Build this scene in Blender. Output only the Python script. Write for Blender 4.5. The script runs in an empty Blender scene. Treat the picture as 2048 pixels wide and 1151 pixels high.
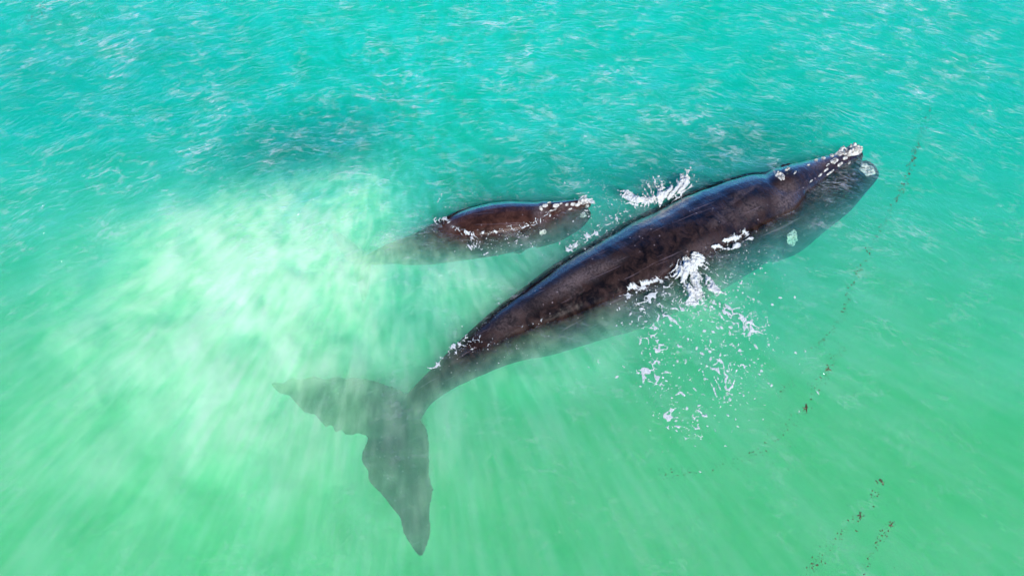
import bpy, bmesh, math, random
import numpy as np
from mathutils import Vector, Matrix, noise as mnoise
from mathutils.bvhtree import BVHTree

# ------------------------------------------------------------------ camera, sky, sun, exposure
sc = bpy.context.scene
C = sc.collection
TILT = math.radians(30.0)
CAM = Vector((0.0, -9.25, 16.02))
HF = math.radians(73.0)
FPX = 1024 / math.tan(HF / 2)
cd = bpy.data.cameras.new('camera')
cam = bpy.data.objects.new('camera', cd)
C.objects.link(cam)
cam.location = CAM
cam.rotation_euler = (TILT, 0, 0)
cd.angle = HF
cd.clip_start = 0.1
cd.clip_end = 6000
sc.camera = cam

SUN_ELEV = math.radians(45)
SUN_ROT = math.radians(168)           # compass angle of the sun, 0 = +Y (away from the camera)
world = bpy.data.worlds.new("World")
sc.world = world
world.use_nodes = True
wn = world.node_tree.nodes
wl = world.node_tree.links
sky = wn.new('ShaderNodeTexSky')
sky.sky_type = 'NISHITA'
sky.sun_disc = False
sky.sun_elevation = SUN_ELEV
sky.sun_rotation = SUN_ROT
sky.air_density = 1.0
sky.dust_density = 0.0
sky.ozone_density = 3.0
grade = wn.new('ShaderNodeMix'); grade.data_type = 'RGBA'; grade.blend_type = 'MULTIPLY'
grade.inputs[0].default_value = 1.0
grade.inputs[7].default_value = (0.26, 0.62, 1.12, 1)      # a deep clear blue winter sky
wl.new(sky.outputs[0], grade.inputs[6])
wl.new(grade.outputs[2], wn['Background'].inputs[0])
wn['Background'].inputs[1].default_value = 0.15

sdir = Vector((math.sin(SUN_ROT) * math.cos(SUN_ELEV), math.cos(SUN_ROT) * math.cos(SUN_ELEV), math.sin(SUN_ELEV)))
sd = bpy.data.lights.new('sun', 'SUN')
sd.energy = 5.0
sd.angle = math.radians(0.5)
sd.color = (1.0, 0.96, 0.90)
sun = bpy.data.objects.new('sun', sd)
C.objects.link(sun)
sun.rotation_euler = sdir.to_track_quat('Z', 'Y').to_euler()
sun.location = sdir * 40

sc.view_settings.view_transform = 'Standard'
sc.view_settings.look = 'None'
sc.view_settings.gamma = 1
sc.view_settings.use_curve_mapping = False
sc.view_settings.exposure = 0.02
sc.render.engine = 'CYCLES'
sc.cycles.max_bounces = 8
sc.cycles.volume_bounces = 6
sc.cycles.transparent_max_bounces = 12
sc.cycles.use_adaptive_sampling = True
sc.cycles.adaptive_threshold = 0.05
sc.cycles.sample_clamp_indirect = 6.0
sc.cycles.use_denoising = True
sc.cycles.volume_max_steps = 64

# ------------------------------------------------------------------ helpers
def px(x, y, z=0.0):
    """world point at height z seen at photo pixel (x, y) of the 2048 x 1151 picture"""
    a = (x - 1024) / FPX
    b = (575.5 - y) / FPX
    d = Vector((a, math.sin(TILT) + b * math.cos(TILT), -math.cos(TILT) + b * math.sin(TILT)))
    t = (z - CAM.z) / d.z
    return CAM + d * t

def ray(x, y):
    a = (x - 1024) / FPX
    b = (575.5 - y) / FPX
    return Vector((a, math.sin(TILT) + b * math.cos(TILT), -math.cos(TILT) + b * math.sin(TILT))).normalized()

def tag(o, label=None, cat=None, group=None, kind=None):
    if label: o['label'] = label
    if cat: o['category'] = cat
    if group: o['group'] = group
    if kind: o['kind'] = kind
    return o

def link(name, me, mat=None, parent=None):
    o = bpy.data.objects.new(name, me)
    C.objects.link(o)
    if mat: me.materials.append(mat)
    if parent: o.parent = parent
    return o

def from_np(name, verts, faces, smooth=True):
    me = bpy.data.meshes.new(name)
    verts = np.asarray(verts, dtype=np.float32)
    faces = np.asarray(faces, dtype=np.int32)
    n = faces.shape[1]
    me.vertices.add(len(verts)); me.vertices.foreach_set('co', verts.ravel())
    me.loops.add(faces.size); me.loops.foreach_set('vertex_index', faces.ravel())
    me.polygons.add(len(faces))
    me.polygons.foreach_set('loop_start', np.arange(0, faces.size, n, dtype=np.int32))
    me.polygons.foreach_set('use_smooth', np.full(len(faces), smooth, dtype=bool))
    me.update(calc_edges=True)
    return me

def hash2(ix, iy, seed):
    h = (ix.astype(np.int64) * 374761393 + iy.astype(np.int64) * 668265263 + seed * 1442695041) & 0xffffffff
    h = ((h ^ (h >> 13)) * 1274126177) & 0xffffffff
    h = (h ^ (h >> 16)) & 0xffffffff
    return h / 4294967295.0

def vnoise(x, y, seed=0):
    ix = np.floor(x); iy = np.floor(y)
    fx = x - ix; fy = y - iy
    fx = fx * fx * fx * (fx * (fx * 6 - 15) + 10); fy = fy * fy * fy * (fy * (fy * 6 - 15) + 10)
    a = hash2(ix, iy, seed); b = hash2(ix + 1, iy, seed)
    c = hash2(ix, iy + 1, seed); d = hash2(ix + 1, iy + 1, seed)
    return (a * (1 - fx) + b * fx) * (1 - fy) + (c * (1 - fx) + d * fx) * fy

def fbm(x, y, seed=0, octaves=4, gain=0.5):
    s = 0; a = 1; t = 0
    for k in range(octaves):
        ca, sa = math.cos(0.6 * k + .3), math.sin(0.6 * k + .3)
        s = s + a * vnoise((x * ca - y * sa) * 2 ** k, (x * sa + y * ca) * 2 ** k, seed + 17 * k)
        t += a; a *= gain
    return s / t

def worley_edge(x, y, seed=0):
    """distance to the nearest cell wall (0 on the wall)"""
    ix = np.floor(x); iy = np.floor(y)
    f1 = np.full(x.shape, 9.0); f2 = np.full(x.shape, 9.0)
    for dx in (-1, 0, 1):
        for dy in (-1, 0, 1):
            cx = ix + dx; cy = iy + dy
            d = np.hypot(cx + hash2(cx, cy, seed) - x, cy + hash2(cx, cy, seed + 5) - y)
            f2 = np.minimum(f2, np.maximum(f1, d)); f1 = np.minimum(f1, d)
    return f2 - f1

class N:
    """tiny node-tree builder"""
    def __init__(s, name):
        s.m = bpy.data.materials.new(name); s.m.use_nodes = True
        s.t = s.m.node_tree
        for n in list(s.t.nodes): s.t.nodes.remove(n)
        s.out = s.t.nodes.new('ShaderNodeOutputMaterial')
    def n(s, typ, props=None, **ins):
        nd = s.t.nodes.new(typ)
        for k, v in (props or {}).items(): setattr(nd, k, v)
        for k, v in ins.items():
            key = int(k[1:]) if k[0] == 'i' and k[1:].isdigit() else k.replace('_', ' ')
            s.set(nd.inputs[key], v)
        return nd
    def set(s, inp, v):
        if isinstance(v, bpy.types.NodeSocket): s.t.links.new(v, inp)
        elif isinstance(v, bpy.types.Node): s.t.links.new(v.outputs[0], inp)
        elif isinstance(v, (tuple, list)) and len(v) == 3 and inp.type == 'RGBA': inp.default_value = (*v, 1)
        else: inp.default_value = v
    def math(s, op, a, b=None, c=None, clamp=False):
        nd = s.t.nodes.new('ShaderNodeMath'); nd.operation = op; nd.use_clamp = clamp
        s.set(nd.inputs[0], a)
        if b is not None: s.set(nd.inputs[1], b)
        if c is not None: s.set(nd.inputs[2], c)
        return nd.outputs[0]
    def ramp(s, v, a, b, c=0.0, d=1.0, smooth=True):
        nd = s.t.nodes.new('ShaderNodeMapRange'); nd.clamp = True
        nd.interpolation_type = 'SMOOTHSTEP' if smooth else 'LINEAR'
        s.set(nd.inputs[0], v)
        nd.inputs[1].default_value = a; nd.inputs[2].default_value = b
        nd.inputs[3].default_value = c; nd.inputs[4].default_value = d
        return nd.outputs[0]
    def mix(s, f, a, b):
        nd = s.t.nodes.new('ShaderNodeMix'); nd.data_type = 'RGBA'
        s.set(nd.inputs[0], f); s.set(nd.inputs[6], a); s.set(nd.inputs[7], b)
        return nd.outputs[2]
    def noise(s, vec, scale, detail=3, rough=0.5, dist=0.0, ntype='FBM'):
        return s.n('ShaderNodeTexNoise', {'noise_type': ntype} if ntype != 'FBM' else None, Vector=vec, Scale=scale, Detail=detail, Roughness=rough, Distortion=dist).outputs[0]
    def mapping(s, vec, loc=(0, 0, 0), rot=(0, 0, 0), scale=(1, 1, 1), vtype='POINT'):
        return s.n('ShaderNodeMapping', {'vector_type': vtype}, Vector=vec, Location=loc, Rotation=rot, Scale=scale).outputs[0]

# ------------------------------------------------------------------ materials
def water_material():
    k = N('sea_water')
    geo = k.n('ShaderNodeNewGeometry')
    P = geo.outputs['Position']
    sep = k.n('ShaderNodeSeparateXYZ', Vector=P)
    X, Y = sep.outputs[0], sep.outputs[1]
    # wind ripples: strong to the far left, calmer near and in the slick left by the whales
    wind = k.noise(P, 0.16, 3, 0.55)
    far = k.ramp(Y, -3.0, 9.0, 0.16, 1.0)
    calm = k.math('MULTIPLY', far, k.ramp(wind, 0.30, 0.62, 0.35, 1.0))
    Yc = k.math('ADD', Y, 19.0)                  # the wavelets lie in wide arcs
    arc = k.math('MULTIPLY', k.math('ARCTAN2', X, Yc), 24.0)
    rad = k.math('SQRT', k.math('ADD', k.math('MULTIPLY', X, X), k.math('MULTIPLY', Yc, Yc)))
    PV = k.n('ShaderNodeCombineXYZ', X=arc, Y=rad, Z=0.0).outputs[0]
    warp = k.n('ShaderNodeTexNoise', Vector=PV, Scale=0.45, Detail=2.0)
    V1w = k.n('ShaderNodeVectorMath', {'operation': 'MULTIPLY_ADD'}, i0=warp.outputs['Color'], i1=(1.1, 1.1, 0.0), i2=PV).outputs[0]
    def ridged(rz, sx, sy, sc_, pw, det=3):
        nn = k.noise(k.mapping(V1w, rot=(0, 0, rz), scale=(sx, sy, 1.0)), sc_, det, 0.55)
        r = k.math('SUBTRACT', 1.0, k.math('MULTIPLY', k.math('ABSOLUTE', k.math('SUBTRACT', nn, 0.5)), 5.0), clamp=True)
        return k.math('POWER', r, pw)
    r1 = ridged(math.radians(-10), 0.42, 1.30, 2.2, 9.0, 5)
    r2 = ridged(math.radians(12), 0.45, 1.40, 4.6, 7.0, 5)
    r3 = ridged(math.radians(-22), 0.42, 1.30, 3.4, 7.0, 5)
    r0 = ridged(math.radians(4), 0.30, 1.15, 1.25, 16.0, 5)
    crest = k.math('ADD', k.math('ADD', k.math('MULTIPLY', r1, 0.40), k.math('MULTIPLY', r2, 0.35)), k.math('ADD', k.math('MULTIPLY', r3, 0.22), k.math('MULTIPLY', r0, 0.45)))
    fine = k.noise(k.mapping(PV, scale=(0.6, 1.3, 1)), 9.0, 4, 0.62, 0.4)
    hgt = k.math('ADD', k.math('MULTIPLY', crest, 0.040), k.math('MULTIPLY', fine, 0.045))
    hgt = k.math('MULTIPLY', hgt, calm)
    bump = k.n('ShaderNodeBump', Strength=1.0, Distance=1.0, Height=hgt)
    ior = k.math('ADD', 1.333, k.math('MULTIPLY', geo.outputs['Backfacing'], 1 / 1.333 - 1.333))     # same film from both sides, no total reflection from below
    fres = k.n('ShaderNodeFresnel', IOR=ior, Normal=bump)
    gl = k.n('ShaderNodeBsdfGlossy', Roughness=0.08, Normal=bump, Color=(1, 1, 1))
    tr = k.n('ShaderNodeBsdfTransparent', Color=(1, 1, 1))
    ms = k.n('ShaderNodeMixShader', i0=fres, i1=tr, i2=gl)
    # sky glints painted as broken white threads on the steepest little crests
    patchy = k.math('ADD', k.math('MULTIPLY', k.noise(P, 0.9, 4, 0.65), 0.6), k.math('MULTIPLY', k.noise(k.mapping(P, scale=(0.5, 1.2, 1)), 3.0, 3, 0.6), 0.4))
    foam = k.math('MULTIPLY', k.ramp(crest, 0.16, 0.62), k.ramp(patchy, 0.44, 0.64))  # mask of the painted glints
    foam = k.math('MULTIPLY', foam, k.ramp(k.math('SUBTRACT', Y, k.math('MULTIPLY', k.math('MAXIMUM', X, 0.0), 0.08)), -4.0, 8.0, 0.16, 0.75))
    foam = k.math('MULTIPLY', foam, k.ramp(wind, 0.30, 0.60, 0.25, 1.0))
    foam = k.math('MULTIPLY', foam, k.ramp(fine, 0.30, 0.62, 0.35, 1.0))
    foam = k.math('MULTIPLY', foam, 0.68)  # strength of the painted sky glints
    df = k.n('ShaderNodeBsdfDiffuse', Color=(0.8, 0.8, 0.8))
    ms2 = k.n('ShaderNodeMixShader', i0=foam, i1=ms, i2=df)  # painted sky glints mixed over the water surface
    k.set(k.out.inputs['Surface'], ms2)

    # ---- the water itself: suspended sediment (scattering) and absorption
    # sun shafts painted into density and absorption as noise streaks along the rays
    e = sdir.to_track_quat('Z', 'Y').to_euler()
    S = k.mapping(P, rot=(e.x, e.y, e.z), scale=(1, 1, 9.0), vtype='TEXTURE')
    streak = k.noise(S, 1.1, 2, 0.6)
    broad = k.noise(P, 0.22, 2, 0.5)
    def blob(cx, cy, rx, ry, ang):
        c = px(cx, cy, -0.5)
        m = k.n('ShaderNodeMapping', {'vector_type': 'TEXTURE'}, Vector=P, Location=(c.x, c.y, -0.5), Rotation=(0, 0, ang), Scale=(rx, ry, 4.0))
        ln = k.n('ShaderNodeVectorMath', {'operation': 'LENGTH'}, i0=m)
        return k.ramp(ln.outputs['Value'], 0.15, 1.0, 1.0, 0.0)
    pl = k.math('ADD', k.math('MULTIPLY', blob(500, 560, 5.4, 4.8, 0.5), 0.72), k.math('MULTIPLY', blob(400, 650, 6.4, 5.2, -0.6), 0.62))
    pl = k.math('ADD', pl, k.math('MULTIPLY', blob(670, 430, 3.4, 2.6, 0.6), 0.45))
    pl = k.math('ADD', pl, k.math('MULTIPLY', blob(430, 900, 9.0, 5.4, -0.2), 0.42))
    pl = k.math('ADD', pl, k.math('MULTIPLY', blob(720, 535, 2.0, 1.6, 0.3), 0.25))
    pl = k.math('ADD', pl, k.math('MULTIPLY', blob(1120, 700, 4.0, 1.5, 0.4), 0.30))
    pl = k.math('ADD', pl, k.math('MULTIPLY', blob(1400, 600, 1.8, 1.5, 0.4), 0.25))
    pl = k.math('ADD', pl, k.math('MULTIPLY', blob(740, 880, 4.2, 4.2, 0.0), 0.03))
    clear = k.math('ADD', k.math('MULTIPLY', blob(600, 285, 4.6, 2.0, 0.35), 2.6), k.math('MULTIPLY', blob(1430, 300, 6.0, 1.5, 0.35), 2.2))  # second blob: shade beyond the adult's head, painted into the water
    clear = k.math('ADD', clear, k.math('MULTIPLY', blob(150, 120, 11.0, 6.0, 0.0), 0.5))
    clear = k.math('ADD', clear, k.math('MULTIPLY', blob(1080, 350, 5.0, 1.6, 0.1), 1.4))
    pl = k.math('ADD', pl, k.math('MULTIPLY', blob(900, 600, 5.0, 3.2, 0.5), 0.30))
    pn = k.noise(P, 0.60, 4, 0.6, 0.8)
    plume = k.math('MULTIPLY', pl, k.ramp(pn, 0.36, 0.63, 0.30, 1.5))
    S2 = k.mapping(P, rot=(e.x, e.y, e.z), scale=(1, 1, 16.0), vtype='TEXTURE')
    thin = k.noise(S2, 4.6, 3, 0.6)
    sun_shafts = k.ramp(k.math('ADD', k.math('MULTIPLY', streak, 0.35), k.math('MULTIPLY', thin, 0.65)), 0.40, 0.60, 0.0, 1.0)
    plume = k.math('MULTIPLY', plume, k.math('ADD', k.math('MULTIPLY', sun_shafts, 0.75), 0.62))
    gr = k.ramp(k.math('ADD', Y, k.math('MULTIPLY', broad, 5.0)), -4.0, 10.0)
    # water with painted sun shafts: they scatter more and absorb less
    dens = k.math('ADD', k.math('MULTIPLY', k.math('ADD', k.math('MULTIPLY', sun_shafts, 0.35), 0.8), 0.28), 0.0)
    pf = k.math('MINIMUM', plume, 1.0)
    scol = k.mix(gr, (0.92, 1.0, 0.88), (0.02, 1.0, 0.96))
    scol = k.mix(pf, scol, (0.50, 1.0, 0.70))
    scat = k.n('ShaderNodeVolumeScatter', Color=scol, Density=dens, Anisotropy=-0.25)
    scat2 = k.n('ShaderNodeVolumeScatter', Color=(0.54, 1.0, 0.50), Density=k.math('MULTIPLY', plume, 0.72), Anisotropy=-0.45)
    scat = k.n('ShaderNodeAddShader', i0=scat, i1=scat2)
    acol = k.mix(gr, (0.07, 0.966, 0.68), (0.01, 0.925, 0.80))
    acol = k.mix(pf, acol, (0.36, 0.992, 0.62))
    adens = k.math('MULTIPLY', k.math('ADD', k.math('SUBTRACT', 1.5, k.math('MULTIPLY', sun_shafts, 0.95)), k.math('MULTIPLY', clear, 0.15)), k.math('SUBTRACT', 1.0, k.math('MULTIPLY', pf, 0.15)))  # clear: clean water plus the painted shade
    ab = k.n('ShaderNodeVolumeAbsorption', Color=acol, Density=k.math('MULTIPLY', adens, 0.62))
    ab2 = k.n('ShaderNodeVolumeAbsorption', Color=(0.05, 0.86, 0.88), Density=k.math('MULTIPLY', clear, 0.62))     # deeper-toned clean water, plus shade beyond the whales painted as absorption
    ab = k.n('ShaderNodeAddShader', i0=ab, i1=ab2)
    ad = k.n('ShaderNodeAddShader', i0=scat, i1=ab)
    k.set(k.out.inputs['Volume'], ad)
    k.m.cycles.volume_step_rate = 0.006
    k.m.cycles.volume_sampling = 'MULTIPLE_IMPORTANCE'
    return k.m

def sand_material():
    k = N('sand')
    P = k.n('ShaderNodeNewGeometry').outputs['Position']
    a = k.noise(P, 0.3, 4, 0.6)
    col = k.mix(a, (0.42, 0.38, 0.28), (0.55, 0.50, 0.38))
    b = k.n('ShaderNodeBsdfDiffuse', Color=col)
    k.set(k.out.inputs['Surface'], b)
    return k.m

def skin_material(name, dark, mid_c, patches, ang=-34.0):
    k = N(name)
    co = k.n('ShaderNodeTexCoord').outputs['Object']
    rz = math.radians(ang)
    A = k.mapping(co, rot=(0, 0, -rz), scale=(2.8, 1.0, 1.0), vtype='TEXTURE')
    big = k.noise(A, 1.3, 5, 0.6, 0.6)
    mid = k.noise(co, 3.5, 6, 0.70, 0.5)
    finec = k.noise(co, 16, 5, 0.70)
    base = k.mix(k.ramp(mid, 0.36, 0.64), dark, mid_c)
    area = k.ramp(big, 0.56, 0.72, 0.0, 0.4)
    for (x, y, rx, ry, an, st) in patches:
        m = k.n('ShaderNodeMapping', {'vector_type': 'TEXTURE'}, Vector=co, Location=(x, y, 0), Rotation=(0, 0, an), Scale=(rx, ry, 3.0))
        d = k.n('ShaderNodeVectorMath', {'operation': 'LENGTH'}, i0=m).outputs['Value']
        area = k.math('MAXIMUM', area, k.ramp(k.math('ADD', d, k.math('MULTIPLY', k.math('SUBTRACT', mid, 0.5), 2.2)), 0.1, 1.15, st, 0.0))
    speck = k.ramp(k.math('ADD', k.math('MULTIPLY', mid, 0.5), k.math('MULTIPLY', finec, 0.5)), 0.40, 0.60)
    base = k.mix(k.math('MULTIPLY', area, k.math('ADD', k.math('MULTIPLY', speck, 0.75), 0.25)), base, (0.15, 0.112, 0.105))
    # scattered pale scars and spots of sloughing skin
    vo = k.n('ShaderNodeTexVoronoi', Vector=co, Scale=6.0, Randomness=1.0).outputs[0]
    spot = k.math('MULTIPLY', k.ramp(k.math('ADD', vo, k.math('MULTIPLY', finec, 0.12)), 0.14, 0.24, 1.0, 0.0), k.ramp(k.noise(co, 0.9, 2), 0.49, 0.57))
    base = k.mix(k.math('MULTIPLY', spot, 0.6), base, (0.30, 0.24, 0.24))
    scr = k.noise(k.mapping(co, rot=(0, 0, -rz - 0.12), scale=(4.0, 0.16, 0.5), vtype='TEXTURE'), 2.2, 3, 0.6)
    base = k.mix(k.ramp(scr, 0.64, 0.72, 0, 0.35), base, (0.20, 0.15, 0.17))
    wr = k.noise(k.mapping(co, rot=(0, 0, -rz), scale=(0.45, 2.0, 1), vtype='TEXTURE'), 5.0, 5, 0.6, 0.3)
    h = k.math('ADD', k.math('MULTIPLY', wr, 0.016), k.math('MULTIPLY', finec, 0.010))
    bump = k.n('ShaderNodeBump', Strength=0.6, Distance=1.0, Height=h)
    rough = k.ramp(mid, 0.3, 0.7, 0.14, 0.30)
    wet = k.ramp(k.n('ShaderNodeSeparateXYZ', Vector=k.n('ShaderNodeNewGeometry').outputs['Position']).outputs[2], -0.03, 0.05)   # skin in air shines, skin in water does not
    b = k.n('ShaderNodeBsdfPrincipled', Base_Color=base, Roughness=rough, Specular_IOR_Level=0.0, Normal=bump)
    lw = k.n('ShaderNodeLayerWeight', Blend=0.5, Normal=bump).outputs['Facing']
    film = k.math('MULTIPLY', k.math('ADD', k.math('MULTIPLY', k.math('POWER', lw, 2.7), 1.9), 0.008), wet)
    gl = k.n('ShaderNodeBsdfGlossy', Roughness=rough, Normal=bump, Color=(1, 1, 1))
    b = k.n('ShaderNodeMixShader', i0=k.math('MINIMUM', film, 0.6), i1=b, i2=gl)
    k.set(k.out.inputs['Surface'], b)
    return k.m

def callosity_material():
    k = N('callosity_crust')
    co = k.n('ShaderNodeTexCoord').outputs['Object']
    a = k.noise(co, 9, 5, 0.7, 0.5)
    v = k.n('ShaderNodeTexVoronoi', Vector=co, Scale=16.0).outputs[0]
    col = k.mix(k.ramp(a, 0.36, 0.58), (0.10, 0.085, 0.075), (0.74, 0.71, 0.60))
    bump = k.n('ShaderNodeBump', Strength=0.9, Distance=0.04, Height=k.math('ADD', a, v))
    b = k.n('ShaderNodeBsdfPrincipled', Base_Color=col, Roughness=0.7, Normal=bump)
    k.set(k.out.inputs['Surface'], b)
    return k.m

def simple_mat(name, col, rough=0.6, var=0.3, scale=8, bumpd=0.0):
    k = N(name)
    co = k.n('ShaderNodeNewGeometry').outputs['Position']
    a = k.noise(co, scale, 4, 0.6)
    c = k.mix(a, tuple(v * (1 - var) for v in col), tuple(min(1, v * (1 + var)) for v in col))
    b = k.n('ShaderNodeBsdfPrincipled', Base_Color=c, Roughness=rough)
    if bumpd:
        k.set(b.inputs['Normal'], k.n('ShaderNodeBump', Strength=0.8, Distance=bumpd, Height=a))
    k.set(k.out.inputs['Surface'], b)
    return k.m

M_WATER = water_material()
M_SAND = sand_material()
M_CALL = callosity_material()
def foam_material():
    k = N('sea_foam')
    P = k.n('ShaderNodeNewGeometry').outputs['Position']
    at = k.n('ShaderNodeAttribute', {'attribute_name': 'cover'}).outputs['Fac']
    a = k.noise(P, 34, 4, 0.65)
    v = k.n('ShaderNodeTexVoronoi', Vector=P, Scale=38.0).outputs[0]
    c = k.mix(k.ramp(a, 0.3, 0.7), (0.46, 0.50, 0.48), (0.82, 0.82, 0.76))
    bump = k.n('ShaderNodeBump', Strength=0.9, Distance=0.02, Height=k.math('ADD', a, v))
    d = k.n('ShaderNodeBsdfPrincipled', Base_Color=c, Roughness=0.6, Normal=bump)
    t = k.n('ShaderNodeBsdfTransparent')
    cov = k.math('MULTIPLY', k.ramp(at, 0.0, 0.55), k.ramp(k.math('ADD', k.math('MULTIPLY', a, 1.1), k.math('MULTIPLY', at, 0.8)), 0.40, 0.95))
    k.set(k.out.inputs['Surface'], k.n('ShaderNodeMixShader', i0=cov, i1=t, i2=d))
    return k.m
M_FOAM = foam_material()
M_WEED = simple_mat('seaweed', (0.085, 0.050, 0.016), 0.5, 0.5, 20)
M_SLIT = simple_mat('nostril_skin', (0.012, 0.009, 0.009), 0.3, 0.2)

# ------------------------------------------------------------------ setting: sea and sea bed
def water_height(x, y):
    h = (fbm(x * 0.33 + 3, y * 0.5, 3, 3) - 0.5) * 0.16
    amp = np.clip((y + 4) / 12, 0.15, 1.0)
    h += (fbm(x * 1.1 + .25 * y, y * 2.0, 9, 3) - 0.5) * 0.05 * amp
    h *= np.clip(1.6 - np.hypot(x, y) / 60, 0, 1)
    return h

def axis(lo, hi, step, far, nout):
    inner = np.arange(lo, hi + 1e-6, step)
    g = np.geomspace(step, far, nout)
    return np.concatenate([lo - g[::-1], inner, hi + g])

def build_water():
    xs = axis(-20, 20, 0.10, 2200, 36)
    ys = axis(-9, 14, 0.08, 2200, 36)
    gx, gy = np.meshgrid(xs, ys)
    gz = water_height(gx, gy)
    nx, ny = len(xs), len(ys)
    top = np.stack([gx, gy, gz], -1).reshape(-1, 3)
    i = np.arange(nx - 1)[None, :] + nx * np.arange(ny - 1)[:, None]
    f = np.stack([i, i + 1, i + 1 + nx, i + nx], -1).reshape(-1, 4)
    # skirt and bottom close the body of water
    loop = list(range(nx)) + [nx * r + nx - 1 for r in range(1, ny)] + [nx * (ny - 1) + c for c in range(nx - 2, -1, -1)] + [nx * r for r in range(ny - 2, 0, -1)]
    nb = len(top)
    bot = top[loop].copy(); bot[:, 2] = -7.0
    L = len(loop)
    side = [(loop[(q + 1) % L], loop[q], nb + q, nb + (q + 1) % L) for q in range(L)]
    verts = np.concatenate([top, bot])
    faces = np.concatenate([f, np.array(side)])
    me = from_np('sea', verts, faces)
    bm = bmesh.new(); bm.from_mesh(me); bm.verts.ensure_lookup_table()
    bm.faces.new([bm.verts[nb + q] for q in range(L)][::-1])
    bm.to_mesh(me); bm.free()
    o = link('sea', me, M_WATER)
    tag(o, 'turquoise and green silty sea water with fine wind ripples', None, None, 'structure')
    return o
build_water()

xs = axis(-30, 30, 1.5, 2100, 12)
gx, gy = np.meshgrid(xs, xs)
gz = -5.2 + (fbm(gx * 0.15, gy * 0.15, 40, 3) - 0.5) * 1.0
nx = len(xs)
i = np.arange(nx - 1)[None, :] + nx * np.arange(nx - 1)[:, None]
o = link('sea_bed', from_np('sea_bed', np.stack([gx, gy, gz], -1).reshape(-1, 3), np.stack([i, i + 1, i + 1 + nx, i + nx], -1).reshape(-1, 4)), M_SAND)
tag(o, 'pale sandy sea bed far below the murky water', None, None, 'structure')

# ------------------------------------------------------------------ whales
def marks(bx, by, lst):
    o_ = px(bx, by, 0)
    out = []
    for x, y, rx, ry, an, st in lst:
        p = px(x, y, 0.1) - o_
        out.append((p.x, p.y, rx, ry, an, st))
    return out
M_SKIN = skin_material('wet_whale_skin', (0.0045, 0.0033, 0.0032), (0.032, 0.0175, 0.0138), marks(1260, 540, [
    (1150, 565, 1.5, 0.32, 0.55, 0.9), (1205, 540, .8, .22, .5, .7), (1570, 395, 0.75, 0.50, 0.8, 0.85), (1640, 325, 0.9, .3, 0.4, .9), (1020, 640, 1.0, .35, .7, .5),
    (1500, 420, 0.8, .35, 0.5, 0.6), (1330, 440, 1.0, 0.14, 0.6, .6), (1400, 500, 1.2, .3, .55, .45), (1240, 600, .6, .25, .5, .5)]))
M_CALFSKIN = skin_material('young_whale_skin', (0.022, 0.009, 0.006), (0.058, 0.024, 0.016), marks(980, 440, [(1082, 425, 0.30, 0.5, 0.1, 0.8), (1125, 412, .4, .16, .1, .7), (900, 450, .3, .3, 0, .5)]), -8.0)
def catmull(pts, n):
    pts = [np.array(p, float) for p in pts]
    P = [2 * pts[0] - pts[1]] + pts + [2 * pts[-1] - pts[-2]]
    out = []
    for i in range(1, len(P) - 2):
        for j in range(n):
            t = j / n
            out.append(0.5 * (2 * P[i] + (P[i + 1] - P[i - 1]) * t + (2 * P[i - 1] - 5 * P[i] + 4 * P[i + 1] - P[i + 2]) * t * t
                              + (3 * P[i] - P[i - 1] - 3 * P[i + 1] + P[i + 2]) * t ** 3))
    out.append(P[-2])
    return out

def loft(bm, st, n=6, seg=32, pw=2.0, keel=0.0):
    """st: (x, y, z, half width, half height up, half height down) in world metres"""
    S = catmull(st, n)
    rings = []
    for q, s in enumerate(S):
        a = S[max(q - 1, 0)]; b = S[min(q + 1, len(S) - 1)]
        t = Vector((b[0] - a[0], b[1] - a[1], 0)).normalized()
        side = Vector((-t.y, t.x, 0))
        ring = []
        for m in range(seg):
            th = 2 * math.pi * m / seg
            c, si = math.cos(th), math.sin(th)
            cc = math.copysign(abs(c) ** (2 / pw), c); ss = math.copysign(abs(si) ** (2 / pw), si)
            w = max(s[3], 0.01)
            hh = max(s[4] if si > 0 else s[5], 0.01)
            if keel and si > 0: cc *= (1 - keel * si * si)
            p = Vector((s[0], s[1], s[2])) + side * (w * cc) + Vector((0, 0, hh * ss))
            ring.append(bm.verts.new(p))
        rings.append(ring)
    for r0, r1 in zip(rings, rings[1:]):
        for m in range(seg):
            bm.faces.new((r0[m], r0[(m + 1) % seg], r1[(m + 1) % seg], r1[m]))
    for ring, flip in ((rings[0], False), (rings[-1], True)):
        c = bm.verts.new(sum((v.co for v in ring), Vector()) / seg)
        for m in range(seg):
            vs = (ring[m], ring[(m + 1) % seg], c)
            bm.faces.new(vs[::-1] if not flip else vs)

def blade(bm, st, n=5, seg=20):
    """st: (lead point, trail point, thickness) sections of a fin; points are Vectors"""
    flat = [tuple(l) + tuple(t) + (th,) for l, t, th in st]
    S = catmull(flat, n)
    rings = []
    for s in S:
        l = Vector(s[0:3]); t = Vector(s[3:6]); th = max(s[6], 0.008)
        up = Vector((0, 0, 1))
        ring = []
        for m in range(seg):
            a = 2 * math.pi * m / seg
            u = 0.5 - 0.5 * math.cos(a)
            v = math.sin(a) * (1.15 - 0.5 * u) * math.sqrt(max(1 - abs(2 * u - 1) ** 2.5, 0) + 0.02)
            ring.append(bm.verts.new(l.lerp(t, u) + up * th * v))
        rings.append(ring)
    for r0, r1 in zip(rings, rings[1:]):
        for m in range(seg):
            bm.faces.new((r0[m], r0[(m + 1) % seg], r1[(m + 1) % seg], r1[m]))
    bm.faces.new(rings[0][::-1]); bm.faces.new(rings[-1])

def station(lst):
    out = []
    for x, y, zs, zc, a, bu, bd in lst:
        p = px(x, y, zs)
        out.append((p.x, p.y, zc, a, bu, bd))
    return out

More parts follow.
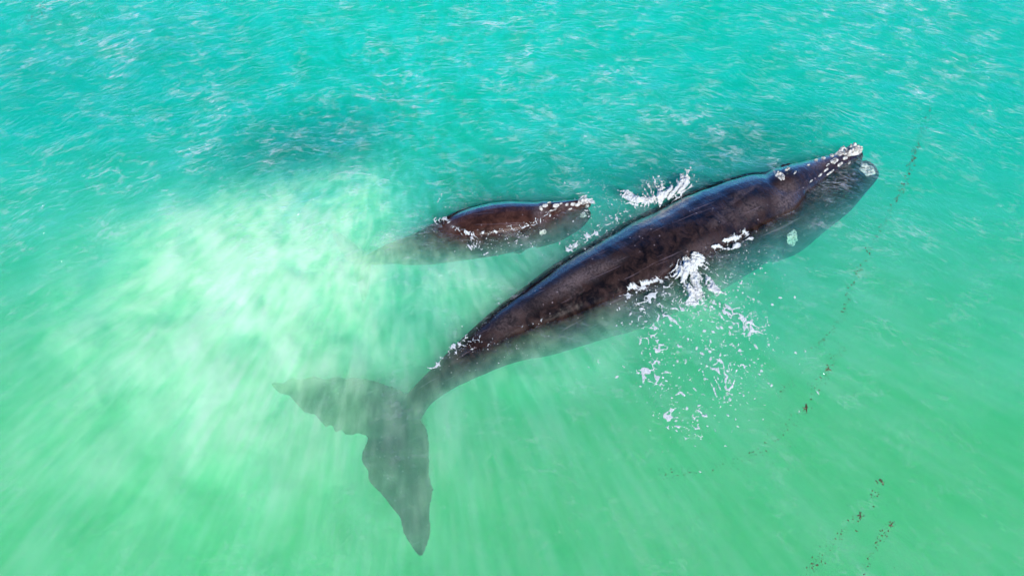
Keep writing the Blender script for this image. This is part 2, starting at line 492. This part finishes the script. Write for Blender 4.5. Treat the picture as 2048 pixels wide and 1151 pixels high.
def fuse(bm, base, voxel, name, smooth=4):
    """join the overlapping shapes of an animal into one continuous skin, local to its base"""
    bmesh.ops.translate(bm, verts=bm.verts, vec=-base)
    bmesh.ops.recalc_face_normals(bm, faces=bm.faces)
    me = bpy.data.meshes.new(name + '_raw'); bm.to_mesh(me); bm.free()
    o = bpy.data.objects.new(name + '_raw', me); C.objects.link(o)
    r = o.modifiers.new('r', 'REMESH'); r.mode = 'VOXEL'; r.voxel_size = voxel; r.use_smooth_shade = True
    s = o.modifiers.new('s', 'SMOOTH'); s.factor = 0.6; s.iterations = smooth
    dg = bpy.context.evaluated_depsgraph_get()
    new = bpy.data.meshes.new_from_object(o.evaluated_get(dg))
    C.objects.unlink(o); bpy.data.objects.remove(o)
    co = [v.co.copy() for v in new.vertices]; no = [v.normal.copy() for v in new.vertices]
    k = 1.0 if voxel > .035 else .6
    flat = []
    for q, nn in zip(co, no):
        flat.extend(q + nn * ((mnoise.noise(q * 0.9) * 0.035 + mnoise.noise(q * 2.7) * 0.014) * k))
    new.vertices.foreach_set('co', flat)
    new.update()
    new.materials.clear()
    for p in new.polygons: p.use_smooth = True
    new.name = name
    return new

def whale(name, label, base, shapes, voxel, skin):
    root = bpy.data.objects.new(name, None); C.objects.link(root)
    root.location = base; root.empty_display_size = 0.5
    tag(root, label, 'whale')
    bm = bmesh.new()
    shapes(bm)
    me = fuse(bm, base, voxel, 'body')
    body = link('body', me, skin, root)
    bvh = BVHTree.FromPolygons([v.co for v in me.vertices], [tuple(p.vertices) for p in me.polygons])
    return root, bvh, base

def patch(w, x, y, rx, ry, ang, h=0.05, seed=0, name='callosity', mat=None, label=None, ragged=0.35, rings=13, seg=40, zmax=None):
    """a raised crusty patch that hugs the skin where the photo shows it"""
    root, bvh, base = w
    loc, nor, idx, dist = bvh.ray_cast(CAM - base, ray(x, y))
    if loc is None:
        loc, nor, idx, dist = bvh.find_nearest(px(x, y, -0.5) - base)
    up = nor if nor.z > 0 else -nor
    ax = (Vector((math.cos(ang), math.sin(ang), 0)) - up * up.dot(Vector((math.cos(ang), math.sin(ang), 0)))).normalized()
    ay = up.cross(ax)
    bm = bmesh.new()
    c = None; prev = None
    for r in range(rings + 1):
        cur = []
        t = r / rings
        for m in range(1 if r == 0 else seg):
            a = 2 * math.pi * m / seg
            wob = 1 + ragged * mnoise.fractal(Vector((math.cos(a) * 1.6, math.sin(a) * 1.6, seed * 3.1)), 1.0, 2.0, 4)
            q = loc + ax * (rx * t * wob * math.cos(a)) + ay * (ry * t * wob * math.sin(a))
            l2, n2, _, _ = bvh.find_nearest(q)
            lump = mnoise.fractal(q * 6 + Vector((seed, 0, 0)), 1.0, 2.0, 4)
            lump += 0.6 * mnoise.noise(q * 22)
            hh = h * (1 - t ** 4) * max(0.75 + 1.3 * lump, 0.05) + (0.012 if t < 0.9 else -0.03)
            cur.append(bm.verts.new(l2 + n2 * hh))
        if r == 1:
            for m in range(seg): bm.faces.new((prev[0], cur[m], cur[(m + 1) % seg]))
        elif r > 1:
            for m in range(seg): bm.faces.new((prev[m], cur[m], cur[(m + 1) % seg], prev[(m + 1) % seg]))
        prev = cur
    bmesh.ops.recalc_face_normals(bm, faces=bm.faces)
    me = bpy.data.meshes.new(name); bm.to_mesh(me); bm.free()
    for p in me.polygons: p.use_smooth = True
    o = link(name, me, mat or M_CALL, root)
    if label: o['label'] = label
    return o

def adult_shapes(bm):
    trunk = station([
        (1605, 376, 0, -0.88, 0.62, 0.92, 0.7),
        (1570, 381, 0, -0.95, 1.12, 1.10, 1.0),
        (1520, 392, 0, -1.35, 1.38, 1.60, 1.2),
        (1436, 426, 0, -1.40, 1.54, 1.67, 1.3),
        (1348, 472, 0, -1.33, 1.52, 1.65, 1.3),
        (1260, 516, 0, -1.28, 1.44, 1.57, 1.2),
        (1170, 561, 0, -1.14, 1.24, 1.40, 1.1),
        (1090, 604, 0, -1.00, 1.03, 1.18, 1.0),
        (1010, 648, 0, -0.76, 0.74, 0.86, 0.8),
        (940, 696, -0.1, -0.68, 0.50, 0.68, 0.62),
        (885, 743, -0.4, -0.76, 0.36, 0.50, 0.5),
        (840, 793, -0.75, -0.86, 0.29, 0.42, 0.4),
        (800, 850, -0.9, -0.98, 0.34, 0.22, 0.2),
        (765, 885, -1.0, -1.02, 0.20, 0.08, 0.08)])
    loft(bm, trunk, 6, 36, 2.1, 0.0)
    rostrum = station([
        (1535, 386, 0, -0.45, 0.70, 0.62, 0.5),
        (1570, 363, 0, -0.32, 0.66, 0.62, 0.5),
        (1605, 350, 0, -0.27, 0.60, 0.50, 0.45),
        (1645, 333, 0, -0.22, 0.45, 0.38, 0.4),
        (1680, 318, 0, -0.17, 0.32, 0.29, 0.35),
        (1708, 307, 0, -0.15, 0.24, 0.24, 0.3),
        (1726, 303, 0, -0.17, 0.14, 0.14, 0.2)])
    loft(bm, rostrum, 5, 24, 2.0, 0.15)
    jaw = station([
        (1530, 420, -.5, -1.05, 1.35, 0.9, 1.1),
        (1583, 404, -.5, -1.38, 1.18, 1.26, 0.8),
        (1633, 386, -.5, -1.22, 0.94, 1.12, 0.7),
        (1682, 366, -.5, -0.86, 0.76, 0.78, 0.6),
        (1718, 350, -.5, -0.60, 0.50, 0.42, 0.5),
        (1742, 338, -.5, -0.52, 0.34, 0.24, 0.25)])
    loft(bm, jaw, 5, 30, 2.2)
    # flukes
    z = -0.82
    V = lambda x, y, zz: px(x, y, zz)
    blade(bm, [(V(846, 800, z), V(770, 905, z), .16), (V(775, 768, z), V(724, 872, z), .13), (V(712, 752, z), V(688, 873, z), .10),
               (V(650, 750, z - .06), V(650, 855, z - .08), .075), (V(596, 752, z - .11), V(602, 820, z - .13), .05), (V(540, 765, z - .18), V(546, 776, z - .18), .015)])
    blade(bm, [(V(800, 790, z), V(745, 850, z), .16), (V(852, 850, z), V(730, 884, z), .14), (V(862, 905, z), V(719, 925, z), .11), (V(867, 960, z - .02), V(738, 968, z - .04), .085), (V(868, 985, z - .04), V(748, 990, z - .06), .07),
               (V(865, 1015, z - .05), V(778, 1018, z - .05), .06), (V(863, 1065, z - .08), V(806, 1068, z - .08), .04), (V(850, 1124, z - .1), V(830, 1126, z - .1), .012)])
    # flippers
    blade(bm, [(V(1535, 450, -.8), V(1430, 470, -.85), .24), (V(1545, 482, -.95), V(1445, 508, -1.0), .19), (V(1525, 512, -1.25), V(1440, 535, -1.3), .12), (V(1485, 545, -1.7), V(1445, 552, -1.7), .03)])
    blade(bm, [(V(1450, 400, -1.1), V(1380, 425, -1.2), .22), (V(1425, 358, -1.2), V(1365, 390, -1.3), .16), (V(1385, 345, -1.3), V(1335, 375, -1.4), .09), (V(1345, 345, -1.5), V(1325, 362, -1.5), .03)])

def calf_shapes(bm):
    trunk = station([
        (1135, 412, 0, -0.42, 0.28, 0.40, 0.3),
        (1105, 420, 0, -0.46, 0.50, 0.56, 0.5),
        (1060, 428, 0, -0.52, 0.66, 0.70, 0.65),
        (1000, 434, 0, -0.55, 0.76, 0.76, 0.7),
        (940, 444, 0, -0.58, 0.74, 0.74, 0.7),
        (885, 460, -.1, -0.66, 0.62, 0.62, 0.6),
        (830, 478, -.3, -0.82, 0.44, 0.50, 0.5),
        (780, 494, -.6, -.95, 0.28, 0.38, 0.35),
        (735, 508, -.9, -1.20, 0.17, 0.22, 0.2),
        (705, 520, -1.3, -1.48, 0.12, 0.08, 0.06)])
    loft(bm, trunk, 6, 28, 2.1, 0.0)
    loft(bm, station([
        (1085, 420, 0, -0.22, 0.42, 0.40, 0.3), (1115, 415, 0, -0.16, 0.30, 0.31, 0.3), (1145, 409, 0, -0.12, 0.20, 0.23, 0.25),
        (1168, 405, 0, -0.09, 0.14, 0.18, 0.2), (1182, 403, 0, -0.10, 0.07, 0.1, 0.1)]), 5, 20)
    loft(bm, station([
        (1070, 442, -.3, -0.60, 0.66, 0.45, 0.5), (1105, 440, -.3, -0.56, 0.56, 0.36, 0.5), (1140, 434, -.3, -0.48, 0.40, 0.28, 0.4),
        (1165, 427, -.3, -0.40, 0.25, 0.20, 0.3), (1180, 422, -.3, -0.36, 0.12, 0.1, 0.1)]), 5, 22)
    z = -1.5
    V = px
    blade(bm, [(V(735, 505, z), V(712, 530, z), .07), (V(715, 490, z), V(690, 515, z), .05), (V(690, 470, z), V(672, 488, z), .03), (V(668, 458, z), V(662, 464, z), .012)])
    blade(bm, [(V(745, 515, z), V(705, 525, z), .07), (V(742, 545, z), V(708, 548, z), .05), (V(738, 575, z), V(718, 578, z), .03), (V(730, 602, z), V(724, 602, z), .012)])
    blade(bm, [(V(1070, 455, -.7), V(1030, 462, -.75), .10), (V(1068, 482, -.85), V(1030, 490, -.9), .07), (V(1050, 505, -1.1), V(1025, 510, -1.1), .02)])

adult = whale('adult_whale', 'large dark brown whale with crusty cream head patches and flukes under water', px(1260, 540, 0), adult_shapes, 0.045, M_SKIN)
calf = whale('whale_calf', 'small brown whale calf swimming beside the larger whale, its tail fading into pale sediment', px(980, 440, 0), calf_shapes, 0.03, M_CALFSKIN)

for x, y, rx, ry, an, h, s in [
        (1704, 302, 0.42, 0.24, 0.3, 0.13, 1), (1680, 306, 0.22, 0.12, 0.4, 0.05, 2), (1734, 340, 0.26, 0.26, 0.2, 0.06, 3),
        (1584, 476, 0.20, 0.28, 0.2, 0.07, 4), (1600, 323, 0.26, 0.13, 0.4, 0.05, 5), (1558, 350, 0.12, 0.26, 0.3, 0.05, 6), (1668, 322, .16, .09, .5, .03, 12), (1541, 338, .14, .05, .1, .03, 39), (1680, 328, .14, .05, .7, .02, 40), (1660, 345, .16, .03, .7, .02, 41), (1632, 320, .06, .05, .2, .02, 13), (1690, 316, .09, .06, .6, .03, 14), (1655, 330, .08, .03, .7, .02, 15), (1640, 350, .10, .03, .8, .02, 16), (1622, 362, .08, .025, .8, .02, 17), (1617, 330, .05, .03, .2, .015, 18), (1590, 345, .09, .03, .9, .015, 19), (1698, 326, .06, .03, .7, .02, 20),
        (1548, 335, 0.12, 0.06, 0.2, 0.04, 7), (1647, 316, 0.06, 0.05, 0.0, 0.03, 8), (1664, 311, 0.08, 0.07, 0.5, 0.03, 9),
        (1652, 340, 0.12, 0.035, 0.7, 0.02, 10), (1575, 338, 0.10, 0.05, 0.8, 0.03, 11)]:
    patch(adult, x, y, rx, ry, an, h, s)
for x, y, rx, ry, an, h, s in [
        (1090, 411, 0.10, 0.07, 0.4, 0.03, 21), (1112, 411, 0.11, 0.06, 0.3, 0.03, 22), (1082, 417, 0.05, 0.09, 0.2, 0.02, 23),
        (1166, 404, 0.16, 0.10, 0.2, 0.05, 24), (1146, 408, 0.09, 0.06, 0.2, 0.03, 25), (1086, 464, 0.11, 0.09, 0.8, 0.04, 26), (1166, 430, 0.12, 0.09, 0.5, 0.04, 27), (1098, 405, .07, .025, .6, .015, 28), (1122, 407, .05, .04, .2, .02, 29), (1134, 409, .06, .04, .4, .02, 30), (1155, 409, .10, .05, .3, .03, 35), (1140, 418, .08, .03, .5, .02, 36), (1106, 420, .12, .03, .3, .015, 37), (1174, 412, .07, .06, .3, .03, 38)]:
    patch(calf, x, y, rx, ry, an, h, s)
patch(adult, 1572, 330, 0.16, 0.035, 0.2, 0.02, 31, 'blowhole', M_SLIT)
patch(adult, 1577, 345, 0.15, 0.035, 0.7, 0.02, 32, 'blowhole', M_SLIT)
patch(calf, 1100, 408, 0.06, 0.016, 0.2, 0.015, 33, 'blowhole', M_SLIT)
patch(calf, 1103, 416, 0.06, 0.016, 0.7, 0.015, 34, 'blowhole', M_SLIT)

# ------------------------------------------------------------------ foam
rnd = random.Random(7)
def W(pts):
    return [px(x, y, 0.0) for x, y in pts]

def seg_dist(gx, gy, pts):
    d = np.full(gx.shape, 1e9)
    if len(pts) == 1:
        return np.hypot(gx - pts[0].x, gy - pts[0].y)
    for a, b in zip(pts, pts[1:]):
        vx, vy = b.x - a.x, b.y - a.y
        L = vx * vx + vy * vy + 1e-9
        t = np.clip(((gx - a.x) * vx + (gy - a.y) * vy) / L, 0, 1)
        d = np.minimum(d, np.hypot(gx - a.x - t * vx, gy - a.y - t * vy))
    return d

BV = [(w[1], w[2]) for w in (adult, calf)]
def skin_height(x, y, z0):
    z = z0
    for bvh, base in BV:
        if (Vector((x, y, 0)) - Vector((base.x, base.y, 0))).length > 11: continue
        l, n, i, d = bvh.ray_cast(Vector((x - base.x, y - base.y, 4 - base.z)), Vector((0, 0, -1)))
        if l is not None: z = max(z, l.z + base.z)
    return z

def foam_sheet(box, strokes, res, label, thr=0.5, lace=0.55, cell=0.30, fan=None, lift=0.03, seed=0, onskin=False):
    """lacy foam: a height sheet kept only where foam lies; strokes = (points, width m, strength)"""
    c = [px(x, y, 0) for x, y in ((box[0], box[1]), (box[2], box[1]), (box[0], box[3]), (box[2], box[3]))]
    x0, x1 = min(p.x for p in c), max(p.x for p in c); y0, y1 = min(p.y for p in c), max(p.y for p in c)
    gx, gy = np.meshgrid(np.arange(x0, x1, res), np.arange(y0, y1, res))
    f = np.zeros(gx.shape)
    for pts, wd, st in strokes:
        f = np.maximum(f, st * np.exp(-(seg_dist(gx, gy, W(pts)) / wd) ** 2))
    wx = gx + (fbm(gx * 1.7, gy * 1.7, seed + 3, 3) - .5) * 0.9; wy = gy + (fbm(gx * 1.7, gy * 1.7, seed + 8, 3) - .5) * 0.9
    e1 = 1 - np.clip(worley_edge(wx / cell, wy / cell, seed) * 5.5, 0, 1)
    e2 = 1 - np.clip(worley_edge(wx / cell * 2.6, wy / cell * 2.6, seed + 2) * 3.5, 0, 1)
    nz = fbm(gx * 5, gy * 5, seed + 30, 4, .65)
    br = fbm(gx * 1.3, gy * 1.3, seed + 50, 3)
    tex = 0.62 * e1 + 0.24 * e2 + 0.70 * (nz - .5) + 0.75 * (br - .5)
    if fan:
        cx, cy, fr = px(fan[0], fan[1], 0).x, px(fan[0], fan[1], 0).y, fan[2]
        r = np.hypot(gx - cx, gy - cy); an = np.arctan2(gy - cy, gx - cx)
        an = an + (fbm(gx * 2, gy * 2, seed + 61, 2) - .5) * .35
        ray_ = fbm(an * fr, r * 1.2, seed + 60, 3, .6)
        tex = tex * 0.55 + 1.5 * (ray_ - .5) + 0.1
    v = f + (tex - 0.25) * lace * 2 * np.clip(1.25 - f * .5, .3, 1) - thr
    v[f < 0.06] = -1
    keep = v > 0
    iy, ix = np.nonzero(keep[:-1, :-1] & keep[1:, :-1] & keep[:-1, 1:] & keep[1:, 1:])
    if len(iy) == 0: return None
    nx = gx.shape[1]
    q = np.stack([iy * nx + ix, iy * nx + ix + 1, (iy + 1) * nx + ix + 1, (iy + 1) * nx + ix], -1)
    used, inv = np.unique(q, return_inverse=True)
    vx, vy = gx.ravel()[used], gy.ravel()[used]
    vv = np.clip(v.ravel()[used], 0, 1); ff = f.ravel()[used]
    z = water_height(vx, vy)
    cov = vv * 2.2
    if onskin:      # foam floats: none where the skin stands clear of the water, a thin wash right at its edge
        sk = np.array([skin_height(a, b, c_) for a, b, c_ in zip(vx, vy, z)])
        cov = cov * np.clip(1 - (sk - z - .01) / .09, 0, 1)
        z = np.minimum(sk, z + .12)
    z = z + 0.008 + np.sqrt(vv) * lift * (0.4 + 1.2 * nz.ravel()[used]) * (0.5 + ff)
    q4 = inv.reshape(-1, 4); q4 = q4[cov[q4].max(1) > 0.01]
    me = from_np('sea_foam', np.stack([vx, vy, z], -1), q4)
    at = me.attributes.new('cover', 'FLOAT', 'POINT'); at.data.foreach_set('value', cov.astype(np.float32))
    o = link('sea_foam', me, M_FOAM)
    return tag(o, label, None, None, 'stuff')

def fleck_mesh(spots, label, name='foam_flecks', mat=None, dome=0.35):
    """many little irregular pats lying on the water (or on wet skin), one mesh"""
    vs, fs, cv = [], [], []
    for x, y, r, el, an in spots:
        z0 = float(water_height(np.array([x]), np.array([y]))[0])
        z = skin_height(x, y, z0)
        if z > z0 + 0.05: continue
        z += 0.006
        n = 7; b0 = len(vs); ph = rnd.random() * 6
        c0 = 1.0 if mat else rnd.uniform(.28, .8); cv.extend([c0] + [c0 * (1.0 if mat else .35)] * n)
        vs.append((x, y, z + r * dome))
        for m in range(n):
            a = 2 * math.pi * m / n
            rr = r * rnd.uniform(0.6, 1.25)
            ux, uy = rr * el * math.cos(a), rr * math.sin(a)
            vs.append((x + ux * math.cos(an) - uy * math.sin(an), y + ux * math.sin(an) + uy * math.cos(an), z))
        for m in range(n):
            fs.append((b0, b0 + 1 + m, b0 + 1 + (m + 1) % n))
    me = from_np(name, vs, fs)
    at = me.attributes.new('cover', 'FLOAT', 'POINT'); at.data.foreach_set('value', np.array(cv, dtype=np.float32))
    return tag(link(name, me, mat or M_FOAM), label, None, None, 'stuff')

def scatter(strokes, FS=1.0, FN=1.0):
    out = []
    for pts, spread, count, rmin, rmax in strokes:
        P_ = W(pts)
        for q in range(int(count * FN)):
            if len(P_) > 1:
                s_ = rnd.random() * (len(P_) - 1); i_ = min(int(s_), len(P_) - 2); c_ = P_[i_].lerp(P_[i_ + 1], s_ - i_)
            else: c_ = P_[0]
            r = (rmin + (rmax - rmin) * rnd.random() ** 4.5) * FS
            out.append((c_.x + rnd.gauss(0, spread), c_.y + rnd.gauss(0, spread), r, rnd.uniform(1, 2.2), rnd.uniform(0, 3.14)))
    return out

foam_sheet((1215, 325, 1400, 450), [([(1262, 402), (1290, 408), (1330, 392), (1372, 368)], .22, 1.3), ([(1290, 395), (1340, 380), (1378, 345)], .28, .85), ([(1255, 398)], .3, .75), ([(1300, 380)], .4, .6)],
           0.016, 'white churned splash on the far side of the large whale', thr=.62, lace=.75, fan=(1320, 425, 14), lift=.14, seed=11, onskin=True)
foam_sheet((1120, 410, 1290, 510), [([(1135, 500), (1170, 478), (1215, 452), (1265, 420)], .16, .72), ([(1180, 470), (1250, 425)], .25, .42)],
           0.016, 'thin broken foam line along the far flank of the large whale', thr=.5, lace=.5, lift=.03, seed=12, onskin=True)
foam_sheet((1330, 440, 1560, 640), [([(1362, 545), (1395, 522)], .26, 1.5), ([(1395, 522), (1425, 500), (1452, 480), (1485, 462)], .17, .80), ([(1400, 510), (1480, 470)], .30, .6),
            ([(1385, 545), (1390, 590)], .26, .95), ([(1390, 550), (1440, 590)], .5, .58), ([(1482, 462), (1500, 478)], .14, .75)],
           0.016, 'white splash fanning from the near flank of the large whale', thr=.62, lace=.75, fan=(1360, 515, 13), lift=.12, seed=13, onskin=True)
foam_sheet((1180, 540, 1400, 640), [([(1236, 570), (1262, 568), (1300, 566), (1350, 548)], .12, .85), ([(1240, 572), (1290, 575)], .14, .85), ([(1290, 590), (1400, 590)], .45, .45)],
           0.016, 'lacy foam along the near waterline of the large whale', thr=.5, lace=.6, lift=.04, seed=14, onskin=True)
foam_sheet((1230, 560, 1570, 880), [([(1290, 600), (1360, 590), (1440, 580)], .7, .40), ([(1290, 650), (1310, 690), (1325, 735), (1300, 750)], .30, .44), ([(1330, 740), (1380, 760), (1420, 800), (1400, 840)], .32, .42),
            ([(1440, 620), (1500, 640), (1530, 670)], .45, .38), ([(1440, 700), (1460, 740), (1440, 770)], .40, .38), ([(1300, 760), (1340, 780)], .3, .38), ([(1330, 845), (1380, 850)], .3, .36)],
           0.018, 'lacy drifting foam patches on green water below the large whale', thr=.54, lace=.72, cell=.27, lift=.025, seed=15)
foam_sheet((1120, 350, 1230, 450), [([(1150, 402), (1168, 400), (1182, 408)], .16, .9), ([(1165, 430), (1178, 425)], .12, .7)],
           0.013, 'white bow splash round the snout of the whale calf', thr=.5, lace=.6, cell=.16, lift=.06, seed=16, onskin=True)
foam_sheet((860, 410, 1120, 530), [([(872, 440), (890, 436), (900, 446)], .13, .80), ([(905, 455), (930, 462), (945, 470), (940, 490), (948, 496)], .10, .8), ([(960, 468), (1040, 455), (1100, 435)], .12, .52), ([(960, 490), (1020, 480)], .3, .34)],
           0.013, 'torn foam threads lying over the back and flank of the calf', thr=.5, lace=.6, cell=.2, lift=.02, seed=17, onskin=True)
foam_sheet((830, 620, 1120, 770), [([(858, 745), (900, 700), (935, 672)], .10, .55), ([(930, 675), (960, 680)], .10, .72), ([(950, 680), (1000, 665), (1080, 635)], .12, .5), ([(880, 730), (930, 690)], .07, .55)],
           0.014, 'fine foam threads over the tail stock of the large whale', thr=.5, lace=.6, cell=.2, lift=.015, seed=18, onskin=True)
sp = scatter([
    ([(1260, 600), (1520, 600)], .55, 330, .010, .045), ([(1300, 660), (1520, 680)], .7, 330, .010, .06), ([(1310, 760), (1480, 760)], .65, 260, .010, .05), ([(1330, 850), (1420, 840)], .4, 90, .01, .035),
    ([(1490, 610), (1540, 700), (1460, 780)], .3, 130, .012, .06), ([(1440, 500), (1560, 540)], .35, 190, .008, .028), ([(1385, 575)], .6, 160, .008, .03),
    ([(1250, 360), (1180, 350), (1100, 345)], .3, 90, .008, .024), ([(1085, 290), (1110, 290), (1130, 294)], .08, 30, .01, .03), ([(1290, 350), (1340, 345)], .4, 80, .008, .025),
    ([(868, 405), (885, 390), (905, 360)], .05, 22, .012, .03), ([(895, 385), (990, 378)], .12, 24, .01, .02), ([(870, 415), (950, 400), (1060, 388)], .07, 90, .007, .022),
    ([(950, 480), (1080, 470)], .25, 200, .008, .03), ([(960, 500), (1120, 500)], .3, 110, .008, .022), ([(1190, 400), (1240, 430), (1150, 490)], .3, 160, .008, .03),
    ([(1130, 500), (1270, 430)], .16, 200, .006, .022), ([(1215, 435), (1225, 440)], .05, 8, .03, .06), ([(1185, 375), (1200, 366), (1212, 380), (1210, 400), (1190, 420)], .05, 90, .006, .022), ([(1360, 560), (1400, 600), (1450, 600)], .45, 260, .006, .03), ([(1190, 360), (1150, 345), (1120, 350)], .1, 50, .006, .016), ([(900, 690), (1060, 690)], .25, 90, .007, .03), ([(870, 430), (860, 470)], .2, 60, .006, .02),
    ([(1540, 265), (1680, 270)], .2, 45, .007, .018), ([(1480, 300), (1400, 335)], .12, 40, .007, .016), ([(860, 740), (960, 660), (1060, 565)], .1, 110, .006, .018),
    ([(460, 1000), (510, 1000)], .3, 10, .01, .03), ([(1560, 560), (1580, 640)], .5, 30, .008, .03)], 0.9, 0.8)
fleck_mesh(sp, 'scattered white foam flecks floating around both whales')

# ------------------------------------------------------------------ drifting seaweed
ws = scatter([
    ([(1865, 215), (1835, 280), (1822, 330), (1800, 385)], .05, 100, .008, .032), ([(1800, 385), (1770, 440), (1730, 520), (1700, 570), (1688, 630)], .05, 130, .007, .030),
    ([(1688, 630), (1655, 670), (1630, 695)], .05, 40, .007, .024), ([(1685, 690), (1655, 740), (1620, 790)], .07, 55, .007, .026), ([(1585, 760), (1560, 790)], .05, 20, .007, .02),
    ([(1615, 815), (1575, 850), (1530, 890), (1480, 920), (1400, 940), (1300, 950)], .09, 110, .006, .022), ([(1540, 900), (1400, 1010), (1290, 1110)], .2, 40, .006, .015),
    ([(1765, 960), (1720, 1030), (1680, 1070), (1640, 1120), (1618, 1140)], .06, 80, .007, .028), ([(1785, 1045), (1745, 1095), (1725, 1145)], .05, 50, .007, .028),
    ([(95, 8), (50, 45)], .12, 60, .008, .03), ([(1480, 800), (1900, 1100)], 1.6, 60, .005, .014), ([(280, 1080), (60, 520)], 1.5, 30, .005, .014), ([(3, 500), (8, 560)], .1, 12, .008, .02)], 0.68, 2.2)
fleck_mesh(ws, 'dark brown seaweed crumbs drifting in long broken lines', 'seaweed_crumbs', M_WEED, 0.2)

def weed_clump(x, y, size, label, seed):
    r_ = random.Random(seed)
    c_ = px(x, y, 0); z = float(water_height(np.array([c_.x]), np.array([c_.y]))[0])
    bm = bmesh.new()
    for q in range(9):
        a = r_.uniform(0, 6.28); L = size * r_.uniform(.5, 1.1)
        pts = [Vector((0, 0, 0.01))]
        for t in range(4):
            a += r_.uniform(-.7, .7)
            pts.append(pts[-1] + Vector((math.cos(a), math.sin(a), r_.uniform(-.1, .1))) * L / 4)
        prev = None
        for t, p in enumerate(pts):
            w_ = size * .10 * (1 - t / 5) * r_.uniform(.7, 1.4) + .004
            s_ = Vector((-math.sin(a), math.cos(a), 0)) * w_
            tri = [bm.verts.new(p + s_), bm.verts.new(p + Vector((0, 0, w_ * .6))), bm.verts.new(p - s_)]
            if prev:
                for m in range(2): bm.faces.new((prev[m], prev[m + 1], tri[m + 1], tri[m]))
            prev = tri
    me = bpy.data.meshes.new('seaweed_clump'); bm.to_mesh(me); bm.free()
    o = link('seaweed_clump', me, M_WEED); o.location = (c_.x, c_.y, z)
    tag(o, label, 'seaweed', 'seaweed clumps adrift in broken lines')
weed_clump(1613, 815, .13, 'brown seaweed tuft, biggest of its line below right of the foam patches', 1)
weed_clump(1656, 738, .09, 'small seaweed tuft just up the line from the biggest tuft', 2)
weed_clump(1720, 1030, .11, 'dark seaweed tuft halfway down the lowest drifting line', 3)
weed_clump(1762, 963, .07, 'tiny seaweed tuft at the upper end of the lowest drifting line', 4)
weed_clump(1781, 1049, .07, 'tiny seaweed tuft starting the short line nearest the bottom edge', 5)
